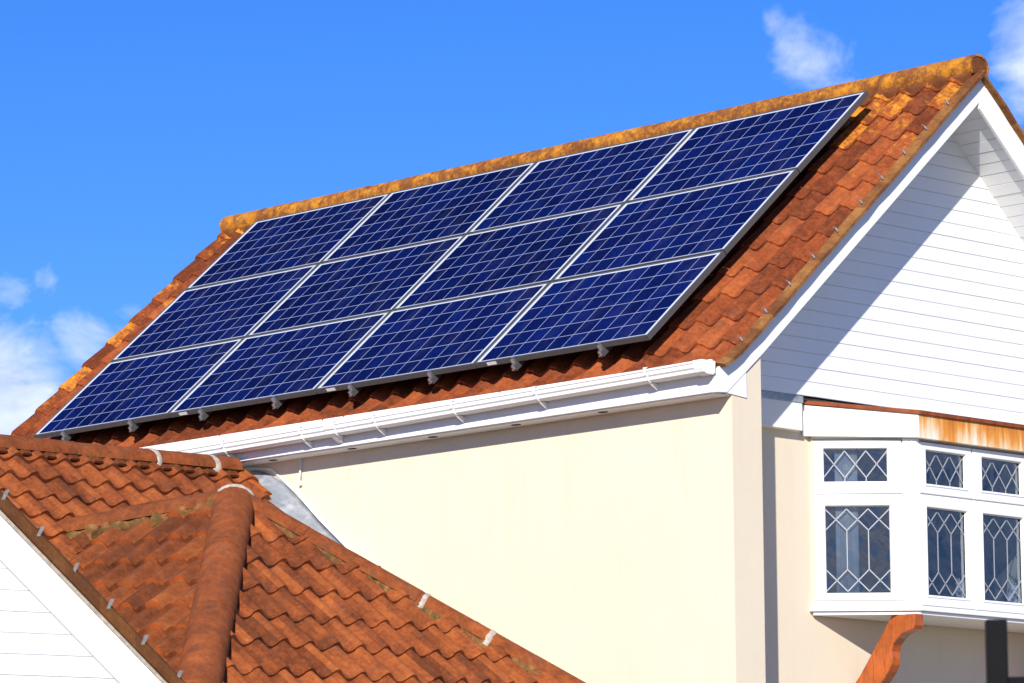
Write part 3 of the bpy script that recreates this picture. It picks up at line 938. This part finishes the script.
# right hand edge of the upper slope: two new, brighter tiles
bm = bmesh.new(); lay = bm.faces.layers.float.new('tile')
for (b0, b1) in ((-.03, -.20), (-.18, -.40)):
    ring0 = [fnA(-.03 + math.cos(R(t))*.075, b0, -.04 + math.sin(R(t))*.075) for t in range(0, 181, 20)]
    ring1 = [fnA(-.03 + math.cos(R(t))*.088, b1, -.025 + math.sin(R(t))*.085) for t in range(0, 181, 20)]
    x = [bm.verts.new(p) for p in ring0]; y = [bm.verts.new(p) for p in ring1]
    z = [bm.verts.new(p - nC*.02) for p in ring1]
    for q in range(9):
        f = bm.faces.new((x[q], x[q+1], y[q+1], y[q])); f.smooth = True
        bm.faces.new((y[q], y[q+1], z[q+1], z[q]))
o = finish(bm, 'edge_tile', M['newtile'], annexe); o['label'] = 'bright new orange edge tiles'
# ridges and hips
RA0, RA1 = fnA(-3.5, .0, -.015), fnA(-.08, .0, -.015)
half_round('ridge_tiles', RA0 + V((0, 0, -.05)), RA1 + V((0, 0, -.014)), (0, 0, 1), .135, .46, M['hip'], annexe, flat=.80, jit=.004)
mortar_line('bedding_mortar', RA0 + V((.085, 0, -.022)), RA1 + V((.085, 0, -.022)), vA*-1, nC, .050, .045, M['mortar_old'], annexe, rough=.018)
def band(p, d, up, rad, w, m, flat=.85, name='mortar_joint', tail=0.):
    """a collar of pale mortar over a joint"""
    d = d.normalized(); side = d.cross(up).normalized(); up2 = side.cross(d).normalized()
    b3 = bmesh.new(); rows = []
    for s_ in (-w/2, -w/4, w/4, w/2):
        rows.append([b3.verts.new(p + d*(s_ + random.uniform(-.006, .006)) + side*math.cos(R(t))*(rad + (.006 if abs(s_) < w/2 else -.006)) + up2*math.sin(R(t))*(rad + (.006 if abs(s_) < w/2 else -.006))*flat) for t in range(-14, 195, 13)])
    for a, b in zip(rows, rows[1:]):
        for q in range(len(a) - 1): b3.faces.new((a[q], a[q+1], b[q+1], b[q]))
    return finish(b3, name, m, annexe, smooth=0)
UPZ = V((0, 0, 1))
for y, w in ((-.94, .055), (-.40, .085)):
    band(V((RA0.x, y, RA0.z - .02)), V((0, 1, 0)), UPZ, .135, w, M['mortar_new'], .80)
upBC = (nB + nC).normalized(); upCD = (nD + nC).normalized()
h0 = T_ + hipBC.normalized()*.02 - upBC*.035
half_round('hip_tiles', h0, HE - upBC*.005, upBC, .138, .47, M['hip'], annexe, flat=.92, jit=.002, ang=196)
band(h0 - hipBC.normalized()*.005, hipBC, upBC, .139, .042, M['mortar_new'], .92)
c0 = T_ + hipCD.normalized()*.10 - upCD*.022
half_round('hip_tiles', c0, P0 + hipCD.normalized()*.6 - upCD*.022, upCD, .108, .44, M['hip'], annexe, flat=.85, jit=.003)
dn = hipCD.cross(upCD).normalized()
if dn.dot(nC.cross(hipCD)) == 0: pass
sideC = (V((0, -1, 0)) - hipCD.normalized()*V((0, -1, 0)).dot(hipCD.normalized()))
mortar_line('bedding_mortar', c0 + sideC.normalized()*.072 + nC*.016, P0 + hipCD.normalized()*.6 + sideC.normalized()*.072 + nC*.016, sideC, nC, .044, .035, M['mortar_old'], annexe, rough=.016)
for t, w in ((.573, .042), (.77, .055)):
    band(T_ + (P0 - T_)*t - upCD*.022, hipCD, upCD, .108, w, M['mortar_new'], .85)
# short mossy ridge from the hips to the upper slope, its far end left open
Lr = L_ + (L_ - T_).normalized()*.06
half_round('ridge_tiles', T_ + V((0, 0, -.05)), Lr, UPZ, .128, .40, M['tile3'], annexe, flat=.85, jit=.008)
sB = V((0, -1, -.4))
mortar_line('bedding_mortar', T_ + V((0, -.07, -.05)), Lr + V((0, -.07, -.05)), sB, nB, .105, .075, M['mortar_old'], annexe, rough=.028)
bm = bmesh.new(); tube(bm, [Lr + V((.02, -.06, -.10)), Lr + V((.10, -.10, -.12))], .03, 8)
finish(bm, 'pipe_stub', M['galv'], annexe)
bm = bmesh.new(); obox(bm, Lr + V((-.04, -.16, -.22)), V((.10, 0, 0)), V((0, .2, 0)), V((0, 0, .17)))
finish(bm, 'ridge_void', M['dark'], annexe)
# lead flashing dressed from the hip up the house wall
bm = bmesh.new()
lowp = [(2.70, -.10, -.60), (2.95, -.20, -.78), (3.20, -.30, -.98), (3.55, -.38, -1.22), (4.0, -.40, -1.50), (4.6, -.40, -1.9)]
upp = [(2.52, .050, -.500), (2.80, .050, -.535), (3.08, .050, -.735), (3.33, .050, -.945), (3.62, .050, -1.165), (3.85, .050, -1.36)]
a = [bm.verts.new(W(p)) for p in lowp]; b = [bm.verts.new(W(p)) for p in upp]
md_ = [bm.verts.new(W(((p[0] + q[0])/2, (p[1] + q[1])/2 + .03, (p[2] + q[2])/2 - .015 + random.uniform(-.012, .012)))) for p, q in zip(lowp, upp)]
for q in range(5):
    bm.faces.new((a[q], a[q+1], md_[q+1], md_[q])); bm.faces.new((md_[q], md_[q+1], b[q+1], b[q]))
o = finish(bm, 'lead_flashing', M['lead'], annexe, smooth=0)
q_ = o.modifiers.new('sub', 'SUBSURF'); q_.levels = q_.render_levels = 2
q_ = o.modifiers.new('thick', 'SOLIDIFY'); q_.thickness = .006
bm = bmesh.new(); tube(bm, [W((p[0] + .008, .05, p[2] + .01)) for p in upp], .010, 6)
finish(bm, 'sealant_line', M['sealant'], annexe, smooth=0)
# walls under the hipped part
bm = bmesh.new(); box(bm, (2.7, -3.9, 0), (6.7, -.02, ZO - 3.0))
finish(bm, 'wall', M['render'], annexe)
bm = bmesh.new()
box(bm, (7.14, -4.3, ZO - 3.16), (7.24, -.03, ZO - 3.05))
finish(bm, 'gutter', M['upvc'], annexe)

# ------------------------------------------------------------------ the white gable in front, lower left
sg = V((math.sin(R(12.6)), math.cos(R(12.6)), 0)); ng = V((sg.y, -sg.x, 0))
DG = V((6.236, -4.915, 0)).dot(ng)
SA, ZA, SL = -4.40, -.531, .892
def G(s, z, o=0.): p = ng*(DG + o) + sg*s; return V((p.x, p.y, z + ZO))
def vz(s): return ZA - abs(s - SA)*SL
gable = thing('white_gable', G(SA, -ZO, -1.5), 'white boarded gable with wide white bargeboard and brown verge tiles in front of the annexe', 'gable')
SE = 2.95
def rake(side, off0, off1, z0, z1, name, m, parent=gable, bev=.003):
    b3 = bmesh.new()
    pts = [(SA, ZA + z0), (SA + side*SE, ZA - SE*SL + z0), (SA + side*SE, ZA - SE*SL + z1), (SA, ZA + z1)]
    prism(b3, [G(s, z, off0) for s, z in pts], ng*(off1 - off0))
    return finish(b3, name, m, parent, bevel=bev)
for sd in (1, -1):
    rake(sd, -.03, .0, -.372, -.116, 'bargeboard', M['paint'])
    rake(sd, -.03, .014, -.128, -.100, 'undercloak', M['mortar_new'])
    b3 = bmesh.new(); lay = b3.faces.layers.float.new('tile'); vs = []
    n_s = 13
    for q in range(n_s + 1):
        s_ = SA + sd*SE*q/n_s
        e = random.uniform(-.004, .004)
        ring = [(-.30, -.03), (-.06, .020), (.0, .018), (.034 + e, -.012), (.036 + e, -.098), (-.06, -.102)]
        vs.append([b3.verts.new(G(s_, vz(s_) + z, o)) for o, z in ring])
    for x, y in zip(vs, vs[1:]):
        r = random.random()
        for q in range(6):
            f = b3.faces.new((x[q], x[(q+1) % 6], y[(q+1) % 6], y[q])); f[lay] = r
    vg = finish(b3, 'verge', M['verge2'], gable)
    for q in range(12):
        s_ = SA + sd*(.30 + .2235*q)
        b3 = bmesh.new()
        p = G(s_, vz(s_), 0)
        dv = (sg*sd*.55 + UPZ*-.2).normalized()
        obox(b3, p + ng*.026 + UPZ*-.036 - sg*.014, sg*.022, (UPZ*.058 + sg*.030), ng*.009)
        finish(b3, 'verge_clip', M['clip'], vg)
# roof sheets behind the rakes
for sd in (1, -1):
    o0 = G(SA, ZA, -.05)
    uu = -ng; vv = (sg*sd*-1 + UPZ*SL).normalized(); nn = (sg*sd*SL + UPZ).normalized()
    tiles('roof_tiles', lambda a, b, h: o0 + uu*a + vv*b + nn*(h - .045), 0, 3.2, -SE*math.hypot(1, SL), .01, .233, .30, .026, .035, M['tile2'], gable, planes=[(o0, -sg*sd)], skew=.1, per=8)
# cladding
pl = [(G(SA, ZA - .33), sg*SL + UPZ), (G(SA, ZA - .33), -sg*SL + UPZ)]
planks('cladding', G(SA - 2.9, -3.4, -.036), sg, UPZ, ng, 5.8, 2.8, .1215, M['upvc'], gable, pl, lip=.003, gap=.003)
bm = bmesh.new()
pts = [G(SA - 2.6, -ZO, -.10), G(SA + 2.6, -ZO, -.10), G(SA + 2.6, ZA - 2.6*SL - .15, -.10), G(SA, ZA - .15, -.10), G(SA - 2.6, ZA - 2.6*SL - .15, -.10)]
prism(bm, pts, -ng*2.8)
finish(bm, 'wall', M['render'], gable)

# ------------------------------------------------------------------ dark railing post near the photographer
rl = thing('black_post', (16.752, -8.938, 0), 'black square steel post with a crossbar standing close to the camera, lower right', 'post')
ya = R(46)
bm = bmesh.new()
rx, ry = V((math.cos(ya), math.sin(ya), 0)), V((-math.sin(ya), math.cos(ya), 0))
c = V((16.752, -8.938, 0))
obox(bm, c - rx*.031 - ry*.031, rx*.062, ry*.062, V((0, 0, ZO - 3.034)))
finish(bm, 'post', M['black'], rl, bevel=.004)
bm = bmesh.new()
obox(bm, c + rx*.031 - ry*.02 + V((0, 0, ZO - 3.25)), rx*1.6, ry*.04, V((0, 0, .042)))
finish(bm, 'crossbar', M['black'], rl, bevel=.003)
bm = bmesh.new()
obox(bm, c + rx*1.631 - ry*.031, rx*.062, ry*.062, V((0, 0, ZO - 3.034)))
finish(bm, 'post', M['black'], rl, bevel=.004)

# ------------------------------------------------------------------ light, sky, camera
SUN = V((1., -1.38, .88)).normalized()
ELEV = math.asin(SUN.z); AZ = math.atan2(SUN.x, SUN.y)
sl = bpy.data.lights.new('sun', 'SUN'); sl.energy = 5.0; sl.angle = R(.53); sl.color = (1., .955, .88)
so = bpy.data.objects.new('sun', sl); col.objects.link(so)
so.rotation_euler = SUN.to_track_quat('Z', 'Y').to_euler(); so.location = (20, -26, 24)

w = bpy.data.worlds.new('World'); sc.world = w; w.use_nodes = True
nt = w.node_tree; bg = nt.nodes['Background']
sky = nt.nodes.new('ShaderNodeTexSky'); sky.sky_type = 'NISHITA'; sky.sun_disc = False
sky.sun_elevation = ELEV; sky.sun_rotation = AZ
sky.altitude = 0; sky.air_density = 1.0; sky.dust_density = .0; sky.ozone_density = 6.0
tc = nt.nodes.new('ShaderNodeTexCoord')
hs = nt.nodes.new('ShaderNodeHueSaturation'); hs.inputs['Saturation'].default_value = 1.2
L(nt, sky.outputs[0], hs.inputs['Color'])
skyc = mix(nt, 1., hs.outputs[0], (.60, .685, 1.04), 'MULTIPLY')
CAMP = V((24.269, -18.236, -4.043 + ZO)); CE = (1.72762251, .00569435925, .803888011)
# clouds of this afternoon, by compass direction
from mathutils import Euler
def direction(x, y):
    return (Euler(CE).to_matrix() @ V(((x - 512)/3900.3, -(y - 341.5)/3900.3, -1))).normalized()
CLOUDS = [(direction(1052, 40), .027, 1.25), (direction(1018, 95), .014, .6), (direction(806, 64), .021, .64), (direction(772, 22), .008, .42),
          (direction(-15, 412), .036, 1.7), (direction(30, 398), .020, 1.35), (direction(85, 343), .016, .74), (direction(130, 320), .014, .5),
          (direction(5, 291), .012, .52), (direction(48, 278), .007, .38)]
mpn = nt.nodes.new('ShaderNodeMapping'); mpn.inputs['Scale'].default_value = (1, 1, 1.5)
L(nt, tc.outputs['Generated'], mpn.inputs['Vector'])
nz = nt.nodes.new('ShaderNodeTexNoise'); nz.inputs['Scale'].default_value = 34; nz.inputs['Detail'].default_value = 9; nz.inputs['Roughness'].default_value = .66; nz.inputs['Distortion'].default_value = .35
L(nt, mpn.outputs[0], nz.inputs['Vector'])
field = None
for d, rad, amp in CLOUDS:
    vm = nt.nodes.new('ShaderNodeVectorMath'); vm.operation = 'DISTANCE'
    L(nt, tc.outputs['Generated'], vm.inputs[0]); vm.inputs[1].default_value = d
    mr = nt.nodes.new('ShaderNodeMapRange'); mr.interpolation_type = 'SMOOTHSTEP'
    L(nt, vm.outputs['Value'], mr.inputs[0]); mr.inputs[1].default_value = rad; mr.inputs[2].default_value = 0.
    mr.inputs[3].default_value = 0.; mr.inputs[4].default_value = amp
    field = mr.outputs[0] if field is None else math_(nt, 'MAXIMUM', field, mr.outputs[0])
# elsewhere a scatter of fair-weather cloud
nz2 = nt.nodes.new('ShaderNodeTexNoise'); nz2.inputs['Scale'].default_value = 4; nz2.inputs['Detail'].default_value = 7
L(nt, mpn.outputs[0], nz2.inputs['Vector'])
vm = nt.nodes.new('ShaderNodeVectorMath'); vm.operation = 'DISTANCE'
L(nt, tc.outputs['Generated'], vm.inputs[0]); vm.inputs[1].default_value = direction(512, 200)
far = nt.nodes.new('ShaderNodeMapRange'); L(nt, vm.outputs['Value'], far.inputs[0]); far.inputs[1].default_value = .22; far.inputs[2].default_value = .5
sc2 = ramp(nt, nz2.outputs['Fac'], [(.52, 0.), (.72, .8)])
# a grey bank low in the sky behind the photographer, seen only in the panes
vm = nt.nodes.new('ShaderNodeVectorMath'); vm.operation = 'DISTANCE'
L(nt, tc.outputs['Generated'], vm.inputs[0]); vm.inputs[1].default_value = V((.72, -.66, .10)).normalized()
bk = nt.nodes.new('ShaderNodeMapRange'); bk.interpolation_type = 'SMOOTHSTEP'; L(nt, vm.outputs['Value'], bk.inputs[0])
bk.inputs[1].default_value = .34; bk.inputs[2].default_value = .12
bk2 = math_(nt, 'MULTIPLY', bk.outputs[0], ramp(nt, noise(nt, mpn.outputs[0], 18, 6, .55), [(.36, .15), (.6, 1.)]))
other = math_(nt, 'MAXIMUM', math_(nt, 'MULTIPLY', sc2, far.outputs[0]), bk2)
cl = math_(nt, 'ADD', math_(nt, 'MULTIPLY', math_(nt, 'SUBTRACT', nz.outputs['Fac'], .5), 2.1), math_(nt, 'SUBTRACT', math_(nt, 'MULTIPLY', field, 1.15), .42))
cl = nt.nodes.new('ShaderNodeMapRange') if False else ramp(nt, cl, [(.0, 0.), (.95, .85)])
cm = math_(nt, 'MAXIMUM', math_(nt, 'MULTIPLY', cl, math_(nt, 'MINIMUM', math_(nt, 'MULTIPLY', field, 4.), 1.)), other)
cc = ramp(nt, nz.outputs['Fac'], [(.35, (4.6, 5.4, 8.2)), (.62, (7.2, 7.7, 8.9))])
final = mix(nt, cm, skyc, cc)
L(nt, final, bg.inputs['Color'])
bg.inputs['Strength'].default_value = .105

cam = bpy.data.cameras.new('camera'); co = bpy.data.objects.new('camera', cam); col.objects.link(co)
co.location = CAMP; co.rotation_euler = CE
cam.sensor_width = 36; cam.sensor_fit = 'HORIZONTAL'; cam.lens = 3900.3/1024*36
cam.clip_start = .1; cam.clip_end = 5000
cam.dof.use_dof = True; cam.dof.focus_distance = 28.5; cam.dof.aperture_fstop = 9
sc.camera = co
sc.view_settings.view_transform = 'Standard'; sc.view_settings.look = 'None'
sc.view_settings.exposure = .42; sc.view_settings.gamma = 1
sc.cycles.max_bounces = 8; sc.cycles.transparent_max_bounces = 12
sc.cycles.use_denoising = True
